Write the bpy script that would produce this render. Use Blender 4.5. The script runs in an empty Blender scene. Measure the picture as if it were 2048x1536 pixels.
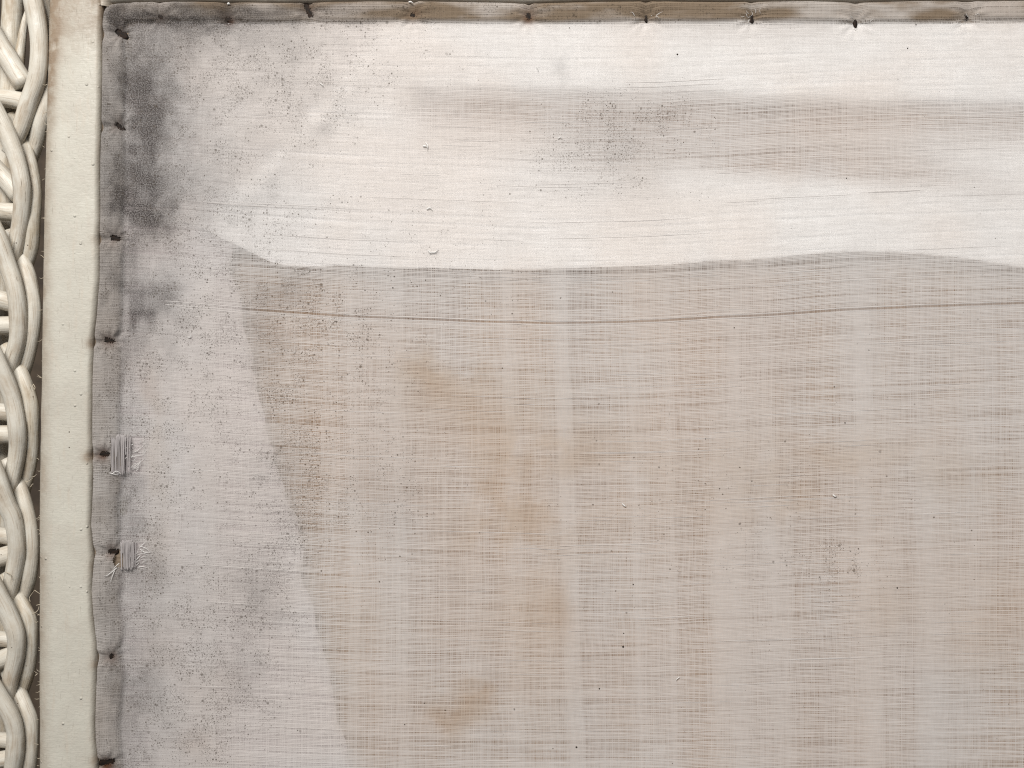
import bpy, math, random
import numpy as np
from mathutils import Vector

# ------------------------------------------------------------------ scale
S = 0.000171                      # metres per photograph pixel at the height of the cloth
def X(px): return (px - 1024.0) * S
def Y(py): return (768.0 - py) * S
MM = 0.001

scn = bpy.context.scene
col = scn.collection
random.seed(7)

# ------------------------------------------------------------------ camera
cam = bpy.data.cameras.new('camera')
cam.sensor_width = 36.0
cam.lens = 35.0
cam.clip_start = 0.01
cam.clip_end = 50.0
cam_o = bpy.data.objects.new('camera', cam)
col.objects.link(cam_o)
cam_o.location = (0.0, 0.0, 2048 * S * 35.0 / 36.0)
scn.camera = cam_o

# ------------------------------------------------------------------ world + lamps (soft indoor daylight)
w = bpy.data.worlds.new('World')
scn.world = w
w.use_nodes = True
bg = w.node_tree.nodes['Background']
bg.inputs[0].default_value = (0.95, 0.97, 1.0, 1)
bg.inputs[1].default_value = 0.165

def area(name, loc, target, size, sizey, power, colr):
    l = bpy.data.lights.new(name, 'AREA')
    l.shape = 'RECTANGLE'
    l.size, l.size_y = size, sizey
    l.energy = power
    l.color = colr
    o = bpy.data.objects.new(name, l)
    col.objects.link(o)
    o.location = loc
    d = Vector(target) - Vector(loc)
    o.rotation_euler = d.to_track_quat('-Z', 'Y').to_euler()
    return o
area('window_light', (-0.20, 0.56, 0.74), (0.05, 0.0, 0), 0.42, 0.36, 14.0, (1.0, 0.975, 0.945))

scn.view_settings.view_transform = 'Standard'
scn.view_settings.look = 'None'
scn.view_settings.exposure = 0.0
scn.view_settings.gamma = 1.0
scn.view_settings.use_curve_mapping = False
scn.render.engine = 'CYCLES'
scn.cycles.use_denoising = False
scn.cycles.max_bounces = 6
scn.cycles.diffuse_bounces = 3
scn.cycles.transparent_max_bounces = 16
scn.cycles.filter_width = 1.15
scn.cycles.use_adaptive_sampling = False

# ------------------------------------------------------------------ numpy noise
def vnoise(x, y, seed=0):
    rng = np.random.RandomState(seed)
    T = rng.rand(256, 256)
    xi = np.floor(x).astype(int); yi = np.floor(y).astype(int)
    fx = x - xi; fy = y - yi
    fx = fx * fx * (3 - 2 * fx); fy = fy * fy * (3 - 2 * fy)
    a = T[xi % 256, yi % 256]; b = T[(xi + 1) % 256, yi % 256]
    c = T[xi % 256, (yi + 1) % 256]; d = T[(xi + 1) % 256, (yi + 1) % 256]
    return (a * (1 - fx) + b * fx) * (1 - fy) + (c * (1 - fx) + d * fx) * fy
def fbm(x, y, seed=0, oct=4):
    s = 0; a = 0.5; t = 0
    for k in range(oct):
        s = s + a * vnoise(x * 2 ** k + 17.3 * k, y * 2 ** k + 5.1 * k, seed + k)
        t += a; a *= 0.5
    return s / t
def sstep(a, b, x):
    t = np.clip((x - a) / (b - a), 0, 1)
    return t * t * (3 - 2 * t)
def gau(x, y, cx, cy, rx, ry, ang=0.0):
    c, s_ = math.cos(ang), math.sin(ang)
    dx, dy = x - cx, y - cy
    u = (dx * c + dy * s_) / rx; v = (-dx * s_ + dy * c) / ry
    return np.exp(-(u * u + v * v))
def lerp_pts(x, pts):
    return np.interp(x, [p[0] for p in pts], [p[1] for p in pts])

# ------------------------------------------------------------------ objects
def empty(name, loc, label=None, cat=None):
    o = bpy.data.objects.new(name, None)
    o.empty_display_size = 0.01
    o.location = loc
    col.objects.link(o)
    if label: o['label'] = label
    if cat: o['category'] = cat
    return o
def link_mesh(name, me, mat, parent=None, smooth=True):
    o = bpy.data.objects.new(name, me)
    col.objects.link(o)
    if mat: me.materials.append(mat)
    if smooth:
        me.polygons.foreach_set('use_smooth', [True] * len(me.polygons))
    if parent is not None:
        o.parent = parent
        p = parent
        off = Vector((0, 0, 0))
        while p is not None:
            off += Vector(p.location); p = p.parent
        o.location = -off
    return o
def grid_mesh(name, PX, PY, Z, uv=None, attrs=None):
    """PX,PY in photo pixels, Z in mm, arrays (rows, cols)"""
    r, c = PX.shape
    V = np.stack([(PX - 1024) * S, (768 - PY) * S, Z * MM], -1).reshape(-1, 3)
    idx = np.arange(r * c).reshape(r, c)
    F = np.stack([idx[1:, :-1], idx[1:, 1:], idx[:-1, 1:], idx[:-1, :-1]], -1).reshape(-1, 4)
    me = bpy.data.meshes.new(name)
    me.vertices.add(len(V)); me.vertices.foreach_set('co', V.ravel())
    me.loops.add(F.size); me.loops.foreach_set('vertex_index', F.ravel())
    me.polygons.add(len(F)); me.polygons.foreach_set('loop_start', np.arange(0, F.size, 4))
    me.update(calc_edges=True)
    if uv is not None:
        l = me.uv_layers.new(name='UVMap')
        U = np.stack([uv[0].ravel(), uv[1].ravel()], -1)[F.ravel()]
        l.data.foreach_set('uv', U.ravel().astype(np.float32))
    for k, a in (attrs or {}).items():
        if a.ndim == 3:
            at = me.attributes.new(k, 'FLOAT_COLOR', 'POINT')
            at.data.foreach_set('color', np.concatenate([a, np.ones(a.shape[:2] + (1,))], -1).astype(np.float32).ravel())
            continue
        at = me.attributes.new(k, 'FLOAT', 'POINT')
        at.data.foreach_set('value', np.ascontiguousarray(a.ravel(), dtype=np.float32))
    me.validate()
    return me

def catmull(P, n):
    P = np.array(P, float)
    Q = np.vstack([2 * P[0] - P[1], P, 2 * P[-1] - P[-2]])
    out = []
    m = len(P) - 1
    for i in range(m):
        p0, p1, p2, p3 = Q[i], Q[i + 1], Q[i + 2], Q[i + 3]
        for t in np.linspace(0, 1, n, endpoint=False):
            out.append(0.5 * ((2 * p1) + (-p0 + p2) * t + (2 * p0 - 5 * p1 + 4 * p2 - p3) * t * t + (-p0 + 3 * p1 - 3 * p2 + p3) * t ** 3))
    out.append(P[-1])
    return np.array(out)
DCAM = 2048 * S * 35.0 / 36.0 / MM
def true_pos(P):
    """picture position + depth below the cloth plane -> where the cane really lies"""
    return [(1024 + (x - 1024) * (1 - z / DCAM), 768 + (y - 768) * (1 - z / DCAM), z) for (x, y, z) in P]
def tube_data(P, rad, n=6, sides=14, seed=0, flat=1.0, wob=0.03, taper=(0, 0)):
    """P list of (px,py,z_mm); rad in px. Returns verts(m), faces, uv per vertex."""
    C = catmull(P, n)
    C = np.stack([(C[:, 0] - 1024) * S, (768 - C[:, 1]) * S, C[:, 2] * MM], -1)
    T = np.gradient(C, axis=0)
    T /= np.linalg.norm(T, axis=1)[:, None] + 1e-12
    up = np.array([0, 0, 1.0])
    B = np.cross(T, up); nb = np.linalg.norm(B, axis=1)[:, None]
    B = np.where(nb < 1e-4, np.array([[1.0, 0, 0]]), B / (nb + 1e-12))
    N = np.cross(B, T)
    L = np.concatenate([[0], np.cumsum(np.linalg.norm(np.diff(C, axis=0), axis=1))])
    tt = np.linspace(0, 1, len(C))
    R = rad * S * np.ones(len(C)) if np.isscalar(rad) else np.interp(tt, np.linspace(0, 1, len(rad)), rad) * S
    if taper[0]: R = R * np.clip(tt / taper[0], 0.15, 1) ** 0.6
    if taper[1]: R = R * np.clip((1 - tt) / taper[1], 0.15, 1) ** 0.6
    A = np.linspace(0, 2 * np.pi, sides, endpoint=False)
    aa, ll = np.meshgrid(A, L)
    wobv = 1 + wob * (vnoise(np.cos(aa) * 2 + 9 + seed * 3.1, ll / (6 * MM) + np.sin(aa) * 2 + 20, seed) - 0.5) * 2
    V = C[:, None, :] + (R[:, None] * wobv)[..., None] * (np.cos(aa)[..., None] * B[:, None, :] + flat * np.sin(aa)[..., None] * N[:, None, :])
    r, c = aa.shape
    idx = np.arange(r * c).reshape(r, c)
    nx = np.roll(idx, -1, axis=1)
    F = np.stack([idx[:-1], nx[:-1], nx[1:], idx[1:]], -1).reshape(-1, 4)
    V = V.reshape(-1, 3)
    faces = F.tolist() + [idx[0].tolist()[::-1], idx[-1].tolist()]
    uv = np.stack([aa.ravel() / (2 * np.pi), ll.ravel() / (10 * MM)], -1)
    return V, faces, uv
def tubes_mesh(name, tubes):
    VV, FF, UU, o = [], [], [], 0
    for V, F, U in tubes:
        VV.append(V); UU.append(U)
        FF += [[i + o for i in f] for f in F]; o += len(V)
    V = np.vstack(VV); U = np.vstack(UU)
    me = bpy.data.meshes.new(name)
    me.from_pydata(V.tolist(), [], FF)
    at = me.attributes.new('tuv', 'FLOAT_VECTOR', 'POINT')
    at.data.foreach_set('vector', np.hstack([U, np.zeros((len(U), 1))]).astype(np.float32).ravel())
    me.update()
    return me

# ------------------------------------------------------------------ node helper
class NT:
    def __init__(s, name):
        s.m = bpy.data.materials.new(name); s.m.use_nodes = True
        s.t = s.m.node_tree; s.t.nodes.clear()
        s.out = s.t.nodes.new('ShaderNodeOutputMaterial')
    def n(s, t, **k):
        nd = s.t.nodes.new(t)
        for a, b in k.items(): setattr(nd, a, b)
        return nd
    def set(s, sock, v):
        if v is None: return
        if hasattr(v, 'is_output') or isinstance(v, bpy.types.NodeSocket): s.t.links.new(v, sock)
        else:
            if isinstance(v, (tuple, list)) and len(v) == 3 and sock.type == 'RGBA': v = (*v, 1)
            sock.default_value = v
    def math(s, op, a, b=None, c=None, clamp=False):
        nd = s.n('ShaderNodeMath', operation=op, use_clamp=clamp)
        s.set(nd.inputs[0], a); s.set(nd.inputs[1], b); s.set(nd.inputs[2], c)
        return nd.outputs[0]
    def sm(s, v, a, b, lo=0.0, hi=1.0):
        nd = s.n('ShaderNodeMapRange', interpolation_type='SMOOTHSTEP')
        s.set(nd.inputs['Value'], v); s.set(nd.inputs['From Min'], a); s.set(nd.inputs['From Max'], b)
        s.set(nd.inputs['To Min'], lo); s.set(nd.inputs['To Max'], hi)
        return nd.outputs[0]
    def mix(s, f, a, b, mode='MIX'):
        nd = s.n('ShaderNodeMix', data_type='RGBA', blend_type=mode)
        s.set(nd.inputs[0], f); s.set(nd.inputs[6], a); s.set(nd.inputs[7], b)
        return nd.outputs[2]
    def xyz(s, x, y, z=0.0):
        nd = s.n('ShaderNodeCombineXYZ')
        s.set(nd.inputs[0], x); s.set(nd.inputs[1], y); s.set(nd.inputs[2], z)
        return nd.outputs[0]
    def sep(s, v):
        nd = s.n('ShaderNodeSeparateXYZ'); s.set(nd.inputs[0], v); return nd.outputs
    def noise(s, v, scale, detail=2.0, rough=0.5, dims='3D'):
        nd = s.n('ShaderNodeTexNoise', noise_dimensions=dims)
        s.set(nd.inputs['Vector'], v); nd.inputs['Scale'].default_value = scale
        nd.inputs['Detail'].default_value = detail; nd.inputs['Roughness'].default_value = rough
        return nd.outputs[0]
    def white1(s, v):
        nd = s.n('ShaderNodeTexWhiteNoise', noise_dimensions='1D'); s.set(nd.inputs['W'], v); return nd.outputs[0]
    def attr(s, name):
        nd = s.n('ShaderNodeAttribute', attribute_name=name); return nd
    def vor(s, v, scale, feature='F1', rnd=1.0, dims='2D'):
        nd = s.n('ShaderNodeTexVoronoi', voronoi_dimensions=dims, feature=feature)
        s.set(nd.inputs['Vector'], v); nd.inputs['Scale'].default_value = scale; nd.inputs['Randomness'].default_value = rnd
        return nd
    def bump(s, h, strength=0.3, dist=0.0003, normal=None):
        nd = s.n('ShaderNodeBump'); nd.inputs['Strength'].default_value = strength; nd.inputs['Distance'].default_value = dist
        s.set(nd.inputs['Height'], h); s.set(nd.inputs['Normal'], normal)
        return nd.outputs[0]
    def principled(s, color, rough, normal=None, spec=0.5, metal=0.0):
        nd = s.n('ShaderNodeBsdfPrincipled')
        s.set(nd.inputs['Base Color'], color); s.set(nd.inputs['Roughness'], rough); s.set(nd.inputs['Normal'], normal)
        nd.inputs['Specular IOR Level'].default_value = spec; nd.inputs['Metallic'].default_value = metal
        s.t.links.new(nd.outputs[0], s.out.inputs[0])
        return nd
    def pos_px(s):
        """object-space position in photo-pixel units (mesh data is in world metres)"""
        tc = s.n('ShaderNodeTexCoord')
        nd = s.n('ShaderNodeVectorMath', operation='SCALE'); s.t.links.new(tc.outputs['Object'], nd.inputs[0])
        nd.inputs['Scale'].default_value = 1.0 / S
        return nd.outputs[0]

# ------------------------------------------------------------------ materials
def mat_gauze():
    n = NT('gauze_weave')
    uvn = n.n('ShaderNodeUVMap', uv_map='UVMap')
    u, v, _ = n.sep(uvn.outputs[0])
    u = n.math('MULTIPLY', u, 1000.0); v = n.math('MULTIPLY', v, 1000.0)
    P = n.xyz(u, v)
    slit = n.attr('slit').outputs['Fac']; loose = n.attr('loose').outputs['Fac']; dens = n.attr('dens').outputs['Fac']
    mold = n.attr('mold').outputs['Fac']; smud = n.attr('smudge').outputs['Fac']
    band = n.attr('band').outputs['Fac']
    # --- weft
    jv = n.noise(n.xyz(n.math('MULTIPLY', u, 0.0025), n.math('MULTIPLY', v, 0.21)), 1.0, 1.0, dims='2D')
    tv = n.math('ADD', n.math('DIVIDE', v, 2.65), n.math('MULTIPLY', jv, 1.35))
    iv = n.math('FLOOR', tv); fv = n.math('FRACT', tv)
    dv = n.math('MULTIPLY', n.math('ABSOLUTE', n.math('SUBTRACT', fv, 0.5)), 2.0)
    rv = n.white1(iv)
    al = n.noise(n.xyz(n.math('MULTIPLY', u, 0.0055), n.math('MULTIPLY', iv, 5.37)), 1.0, 1.0, dims='2D')
    fine_v = n.noise(n.xyz(n.math('MULTIPLY', u, 0.06), n.math('MULTIPLY', iv, 3.17)), 1.0, 0.0, dims='2D')
    big = n.math('MULTIPLY', n.math('POWER', rv, 3.2), n.sm(al, 0.34, 0.58))
    rowg = n.math('MULTIPLY', n.math('POWER', n.white1(n.math('ADD', iv, 77.3)), 1.7), n.sm(al, 0.25, 0.7, 0.12, 0.23))
    gv = n.math('ADD', n.math('ADD', n.math('ADD', 0.255, rowg), n.math('MULTIPLY', big, 0.54)), n.math('MULTIPLY', n.math('SUBTRACT', fine_v, 0.5), 0.22))
    gv = n.math('ADD', gv, n.math('MULTIPLY', loose, 0.35))
    # --- warp
    ju = n.noise(n.xyz(n.math('MULTIPLY', u, 0.24), n.math('MULTIPLY', v, 0.003)), 1.0, 1.0, dims='2D')
    tu = n.math('ADD', n.math('DIVIDE', u, 2.35), n.math('MULTIPLY', ju, 0.95))
    iu = n.math('FLOOR', tu); fu = n.math('FRACT', tu)
    du = n.math('MULTIPLY', n.math('ABSOLUTE', n.math('SUBTRACT', fu, 0.5)), 2.0)
    ru = n.white1(n.math('ADD', iu, 913.7))
    fine_u = n.noise(n.xyz(n.math('MULTIPLY', iu, 4.13), n.math('MULTIPLY', v, 0.05)), 1.0, 0.0, dims='2D')
    gu = n.math('ADD', n.math('ADD', 0.40, n.math('MULTIPLY', n.math('POWER', ru, 2.0), 0.10)), n.math('MULTIPLY', n.math('SUBTRACT', fine_u, 0.5), 0.26))
    gu = n.math('ADD', gu, n.math('MULTIPLY', band, 0.45))
    gu = n.math('ADD', gu, n.math('MULTIPLY', loose, 0.3))
    gu = n.math('SUBTRACT', gu, n.math('MULTIPLY', dens, 0.42))
    gv = n.math('SUBTRACT', gv, n.math('MULTIPLY', dens, 0.10))
    # pulled weft: one thread missing along a whole row
    pl = n.math('ABSOLUTE', n.math('SUBTRACT', v, 605.0))
    pull = n.math('MULTIPLY', n.sm(pl, 2.5, 1.5), n.sm(u, 400.0, 520.0))
    pl2 = n.math('ABSOLUTE', n.math('SUBTRACT', v, 628.0))
    hv = n.sm(dv, n.math('SUBTRACT', n.math('SUBTRACT', 1.0, gv), 0.18), n.math('ADD', n.math('SUBTRACT', 1.0, gv), 0.18))
    hv = n.math('MAXIMUM', hv, n.math('MULTIPLY', pull, 0.95))
    hu = n.sm(du, n.math('SUBTRACT', n.math('SUBTRACT', 1.0, gu), 0.14), n.math('ADD', n.math('SUBTRACT', 1.0, gu), 0.14))
    hole = n.math('MULTIPLY', hv, n.math('MAXIMUM', n.math('ADD', 0.20, n.math('MULTIPLY', hu, 0.68)), n.math('MULTIPLY', pull, 0.5)))
    # slits and tears with ragged edges
    rag = n.noise(P, 0.28, 1.0, dims='2D')
    sl = n.sm(n.math('ADD', slit, n.math('MULTIPLY', n.math('SUBTRACT', rag, 0.5), 9.0)), 0.8, -0.8)
    hole = n.math('MAXIMUM', hole, sl)
    # --- thread colour
    slub = n.noise(n.xyz(n.math('MULTIPLY', u, 0.03), n.math('MULTIPLY', iv, 2.31)), 1.0, 1.0, dims='2D')
    slu2 = n.noise(n.xyz(n.math('MULTIPLY', iu, 2.71), n.math('MULTIPLY', v, 0.03)), 1.0, 1.0, dims='2D')
    tone = n.math('ADD', n.math('MULTIPLY', n.math('SUBTRACT', slub, 0.5), 0.42), n.math('MULTIPLY', n.math('SUBTRACT', slu2, 0.5), 0.22))
    c = n.attr('tint').outputs['Color']
    c = n.mix(n.math('ADD', 0.5, tone, clamp=True), n.mix(1.0, c, (0.80, 0.78, 0.76), 'MULTIPLY'), n.mix(1.0, c, (1.16, 1.16, 1.16), 'MULTIPLY'))
    # --- mould: grey bloom + dots
    grain = n.noise(P, 0.42, 1.0, 0.7, dims='2D')
    sg = n.math('MULTIPLY', smud, n.sm(grain, 0.30, 0.66, 0.70, 1.12), clamp=True)
    c = n.mix(sg, c, (0.095, 0.084, 0.080))
    warp_ = n.noise(P, 0.30, 1.0, dims='2D')
    def dots(scale, rmin, rmax, k):
        vo = n.vor(P, scale)
        rr, gg, bb = n.sep(vo.outputs['Color'])
        rad = n.math('ADD', rmin * scale, n.math('MULTIPLY', n.math('POWER', gg, 2.0), (rmax - rmin) * scale))
        d = n.math('ADD', vo.outputs['Distance'], n.math('MULTIPLY', n.math('SUBTRACT', warp_, 0.5), 0.16))
        dot = n.sm(d, n.math('MULTIPLY', rad, 1.25), n.math('MULTIPLY', rad, 0.5))
        on = n.math('LESS_THAN', rr, n.math('MULTIPLY', mold, k))
        return n.math('MULTIPLY', n.math('MULTIPLY', dot, on), n.sm(bb, 0.0, 1.0, 0.22, 0.85))
    d1 = dots(0.17, 0.8, 2.0, 1.0)
    d2 = n.math('MULTIPLY', dots(0.075, 1.1, 3.2, 0.6), 0.8)
    d3 = dots(0.32, 0.6, 1.2, 1.3)
    dd = n.math('MAXIMUM', n.math('MAXIMUM', d1, d2), n.math('MULTIPLY', d3, 0.8))
    c = n.mix(dd, c, (0.12, 0.098, 0.076))
    # --- bsdf
    df = n.n('ShaderNodeBsdfDiffuse'); n.set(df.inputs['Color'], c); df.inputs['Roughness'].default_value = 0.5
    tl = n.n('ShaderNodeBsdfTranslucent'); n.set(tl.inputs['Color'], c)
    mx = n.n('ShaderNodeMixShader'); mx.inputs[0].default_value = 0.45
    n.t.links.new(df.outputs[0], mx.inputs[1]); n.t.links.new(tl.outputs[0], mx.inputs[2])
    tr = n.n('ShaderNodeBsdfTransparent')
    m2 = n.n('ShaderNodeMixShader'); n.set(m2.inputs[0], hole)
    n.t.links.new(mx.outputs[0], m2.inputs[1]); n.t.links.new(tr.outputs[0], m2.inputs[2])
    n.t.links.new(m2.outputs[0], n.out.inputs[0])
    return n.m

def mat_lining(name, base, dark, stain_shade_attr=True):
    n = NT(name)
    P = n.pos_px()
    a = n.noise(P, 0.006, 4.0, 0.6)
    c = n.mix(n.sm(a, 0.3, 0.7), base, dark)
    if stain_shade_attr:
        st = n.attr('stain_shade').outputs['Fac']
        c = n.mix(st, c, (0.28, 0.185, 0.125))  # stains, and the painted shade of the flap's creases
        c = n.mix(n.attr('grey').outputs['Fac'], c, (0.46, 0.415, 0.40))
    x, y, z = n.sep(P)
    wv = n.noise(n.xyz(n.math('MULTIPLY', x, 0.4), n.math('MULTIPLY', y, 0.4)), 1.0, 2.0)
    n.principled(c, 0.95, n.bump(wv, 0.3, 0.0002), 0.1)
    return n.m

def mat_paint(name='cream_paint', rail=True):
    n = NT(name)
    P = n.pos_px()
    x, y, z = n.sep(P)
    big = n.noise(P, 0.009, 4.0, 0.6)
    c = n.mix(n.sm(big, 0.32, 0.68), (0.445, 0.42, 0.36), (0.49, 0.47, 0.405))
    mot = n.noise(P, 0.05, 4.0, 0.65)
    c = n.mix(n.sm(mot, 0.45, 0.75, 0.0, 0.16), c, (0.40, 0.335, 0.285))
    # wear where the paint has gone thin: brown streaks along the rail
    st = n.noise(n.xyz(n.math('MULTIPLY', x, 0.10), n.math('MULTIPLY', y, 0.012)), 1.0, 4.0, 0.65)
    c = n.mix(n.math('MULTIPLY', n.sm(st, 0.52, 0.75), 0.3), c, (0.46, 0.38, 0.30))
    d = n.attr('dirt_shade').outputs['Fac']
    dn = n.noise(P, 0.035, 4.0, 0.65)
    c = n.mix(n.math('MULTIPLY', d, n.sm(dn, 0.25, 0.65, 0.45, 1.1), clamp=True), c, (0.25, 0.19, 0.135))  # brown for dirt and for the shade painted on the rail's top end
    # fine vertical scuffs and pin dots
    fs = n.noise(n.xyz(n.math('MULTIPLY', x, 0.35), n.math('MULTIPLY', y, 0.03)), 1.0, 3.0, 0.7)
    c = n.mix(n.sm(fs, 0.60, 0.80, 0.0, 0.35), c, (0.36, 0.28, 0.20))
    vo = n.vor(P, 0.035, dims='3D')
    rr, gg, bb = n.sep(vo.outputs['Color'])
    dot = n.math('MULTIPLY', n.sm(vo.outputs['Distance'], 0.065, 0.035), n.math('LESS_THAN', rr, 0.16))
    c = n.mix(dot, c, (0.07, 0.05, 0.035))
    # relief: brush drag across, blobs and drips
    hz = n.noise(n.xyz(n.math('MULTIPLY', x, 0.05), n.math('MULTIPLY', y, 0.45)), 1.0, 3.0, 0.6)
    bl = n.noise(P, 0.12, 3.0, 0.6)
    vo2 = n.vor(P, 0.085, dims='3D')
    r2, g2, b2 = n.sep(vo2.outputs['Color'])
    lump = n.math('MULTIPLY', n.sm(vo2.outputs['Distance'], 0.30, 0.05), n.math('LESS_THAN', r2, 0.035))
    h = n.math('ADD', n.math('ADD', n.math('MULTIPLY', hz, 0.35), n.math('MULTIPLY', bl, 0.7)), n.math('MULTIPLY', lump, 1.6))
    h = n.math('ADD', h, n.math('MULTIPLY', n.sm(fs, 0.60, 0.80), -0.5))
    n.principled(c, n.sm(bl, 0.3, 0.7, 0.42, 0.62), n.bump(h, 0.7, 0.0003), 0.35)
    return n.m

def mat_cane(name, c1, c2, dirtc):
    n = NT(name)
    t = n.attr('tuv').outputs['Vector']
    a, l, _ = n.sep(t)
    oi = n.n('ShaderNodeObjectInfo')
    rnd = oi.outputs['Random']
    off = n.math('MULTIPLY', rnd, 37.0)
    ca = n.math('COSINE', n.math('MULTIPLY', a, 2 * math.pi)); sa = n.math('SINE', n.math('MULTIPLY', a, 2 * math.pi))
    Pg = n.xyz(n.math('MULTIPLY', ca, 2.6), n.math('MULTIPLY', sa, 2.6), n.math('ADD', n.math('MULTIPLY', l, 0.45), off))
    g = n.noise(Pg, 2.2, 4.0, 0.65)
    P2 = n.xyz(ca, sa, n.math('ADD', n.math('MULTIPLY', l, 1.1), off))
    b = n.noise(P2, 1.1, 3.0, 0.6)
    c = n.mix(n.sm(b, 0.3, 0.7), c1, c2)
    c = n.mix(n.math('MULTIPLY', n.sm(g, 0.50, 0.72), 0.55), c, dirtc)
    b2 = n.noise(P2, 0.55, 3.0, 0.6)
    c = n.mix(n.sm(b2, 0.50, 0.74, 0.0, 0.5), c, dirtc)
    # paint cracked off in hairline strips
    cr = n.noise(n.xyz(n.math('MULTIPLY', ca, 7.0), n.math('MULTIPLY', sa, 7.0), n.math('ADD', n.math('MULTIPLY', l, 0.5), off)), 1.6, 2.0, 0.5)
    crk = n.math('MULTIPLY', n.sm(cr, 0.66, 0.70), n.sm(b, 0.50, 0.62))
    c = n.mix(n.math('MULTIPLY', crk, 0.9), c, (0.10, 0.065, 0.035))
    P = n.pos_px()
    vo = n.vor(P, 0.06, dims='3D')
    rr, gg, bb = n.sep(vo.outputs['Color'])
    dot = n.math('MULTIPLY', n.sm(vo.outputs['Distance'], 0.10, 0.05), n.math('LESS_THAN', rr, 0.2))
    c = n.mix(dot, c, (0.09, 0.06, 0.04))
    h = n.math('ADD', n.math('MULTIPLY', g, 1.0), n.math('ADD', n.math('MULTIPLY', crk, -0.5), n.math('MULTIPLY', n.noise(P, 0.10, 3.0), 0.6)))
    n.principled(c, n.sm(b, 0.3, 0.7, 0.36, 0.58), n.bump(h, 0.5, 0.0003), 0.4)
    return n.m

def mat_plain(name, c1, c2, scale=0.05, rough=0.8, spec=0.3, metal=0.0, bumpd=0.0002):
    n = NT(name)
    P = n.pos_px()
    a = n.noise(P, scale, 4.0, 0.6)
    n.principled(n.mix(n.sm(a, 0.3, 0.7), c1, c2), rough, n.bump(a, 0.4, bumpd), spec, metal)
    return n.m

def mat_wood():
    n = NT('bare_wood')
    P = n.pos_px()
    x, y, z = n.sep(P)
    al = n.attr('along').outputs['Fac']
    g = n.noise(n.xyz(n.math('MULTIPLY', x, 0.015), n.math('MULTIPLY', y, 0.25)), 1.0, 4.0, 0.6)
    c = n.mix(n.sm(g, 0.3, 0.7), (0.15, 0.115, 0.08), (0.22, 0.17, 0.125))
    n.principled(c, 0.8, n.bump(g, 0.3, 0.0002), 0.2)
    return n.m

def mat_fibre(name, c):
    n = NT(name)
    df = n.n('ShaderNodeBsdfDiffuse'); n.set(df.inputs['Color'], n.mix(n.noise(n.pos_px(), 0.1, 2.0), c, tuple(k * 0.8 for k in c)))
    tl = n.n('ShaderNodeBsdfTranslucent'); n.set(tl.inputs['Color'], c)
    mx = n.n('ShaderNodeMixShader'); mx.inputs[0].default_value = 0.25
    n.t.links.new(df.outputs[0], mx.inputs[1]); n.t.links.new(tl.outputs[0], mx.inputs[2])
    n.t.links.new(mx.outputs[0], n.out.inputs[0])
    return n.m

M = dict(
    gauze=mat_gauze(),
    lining=mat_lining('beige_lining', (0.36, 0.205, 0.085), (0.28, 0.155, 0.06)),
    flap=mat_lining('white_cotton', (0.87, 0.87, 0.87), (0.82, 0.82, 0.82)),
    flap2=mat_lining('grey_white_cotton', (0.50, 0.45, 0.45), (0.43, 0.385, 0.38)),
    paint=mat_paint(),
    cane=mat_cane('cream_cane', (0.58, 0.55, 0.48), (0.50, 0.45, 0.37), (0.33, 0.25, 0.17)),
    cane_low=mat_cane('worn_cane', (0.56, 0.53, 0.46), (0.44, 0.38, 0.29), (0.27, 0.195, 0.12)),
    wood=mat_wood(),
    tack=mat_plain('rusted_iron', (0.006, 0.005, 0.004), (0.022, 0.011, 0.006), 0.15, 0.75, 0.3, 0.3),
    thread=mat_fibre('loose_thread', (0.50, 0.465, 0.455)),
    white_thread=mat_fibre('white_fluff', (0.86, 0.84, 0.81)),
    pale_thread=mat_fibre('pale_thread', (0.74, 0.70, 0.67)),
    splinter=mat_fibre('splinter', (0.62, 0.54, 0.42)),
    debris=mat_plain('dark_debris', (0.015, 0.012, 0.010), (0.04, 0.03, 0.02), 0.2, 0.9),
    ground=mat_plain('dark_boards', (0.05, 0.038, 0.028), (0.09, 0.066, 0.046), 0.01, 0.8),
)

# ------------------------------------------------------------------ edges of the recess the cloth lies in
EDGE_L = [(-60, 204), (20, 206), (60, 204), (130, 204), (200, 203), (330, 200), (440, 200), (478, 197), (500, 199), (560, 198), (640, 192), (688, 186),
          (705, 187), (750, 185), (860, 184), (895, 185), (912, 182), (935, 186), (975, 185), (1050, 182), (1120, 187), (1180, 183), (1230, 186),
          (1290, 193), (1330, 194), (1370, 192), (1440, 190), (1480, 191), (1525, 195), (1600, 194), (1800, 196)]
EDGE_T = [(-60, 6), (205, 8), (260, 4), (350, 3), (460, 4.5), (560, 6), (620, 5), (700, 3), (850, 3), (1000, 5), (1057, 7), (1150, 4), (1290, 2), (1400, 3.5),
          (1505, 3), (1620, 2), (1713, 4.5), (1820, 1.5), (1935, 2.5), (2060, 1), (2400, 1)]
def el(y): return lerp_pts(y, EDGE_L)
def et(x): return lerp_pts(x, EDGE_T)

# tacks: x, y, angle (deg), half-length, half-width (pixels)
TACKS = [(240, 66, 35, 13, 6), (237, 252, 42, 10, 4.5), (230, 476, 14, 12, 5.5), (218, 681, 12, 12, 5), (209, 908, 8, 11, 5), (223, 1103, -8, 9, 5.5),
         (222, 1313, -50, 6.5, 5), (213, 1525, -12, 17, 6),
         (320, 32, 28, 7.5, 5), (455, 37, 0, 8, 6), (616, 20, 66, 19, 7), (825, 29, 30, 7, 6.5), (1057, 31, 80, 9, 6.5), (1293, 35, 88, 8, 4.5),
         (1505, 36, 84, 9, 4.5), (1713, 45, 86, 8.5, 4), (1935, 33, 75, 7.5, 5.5), (2150, 34, 75, 7, 5)]

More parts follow.
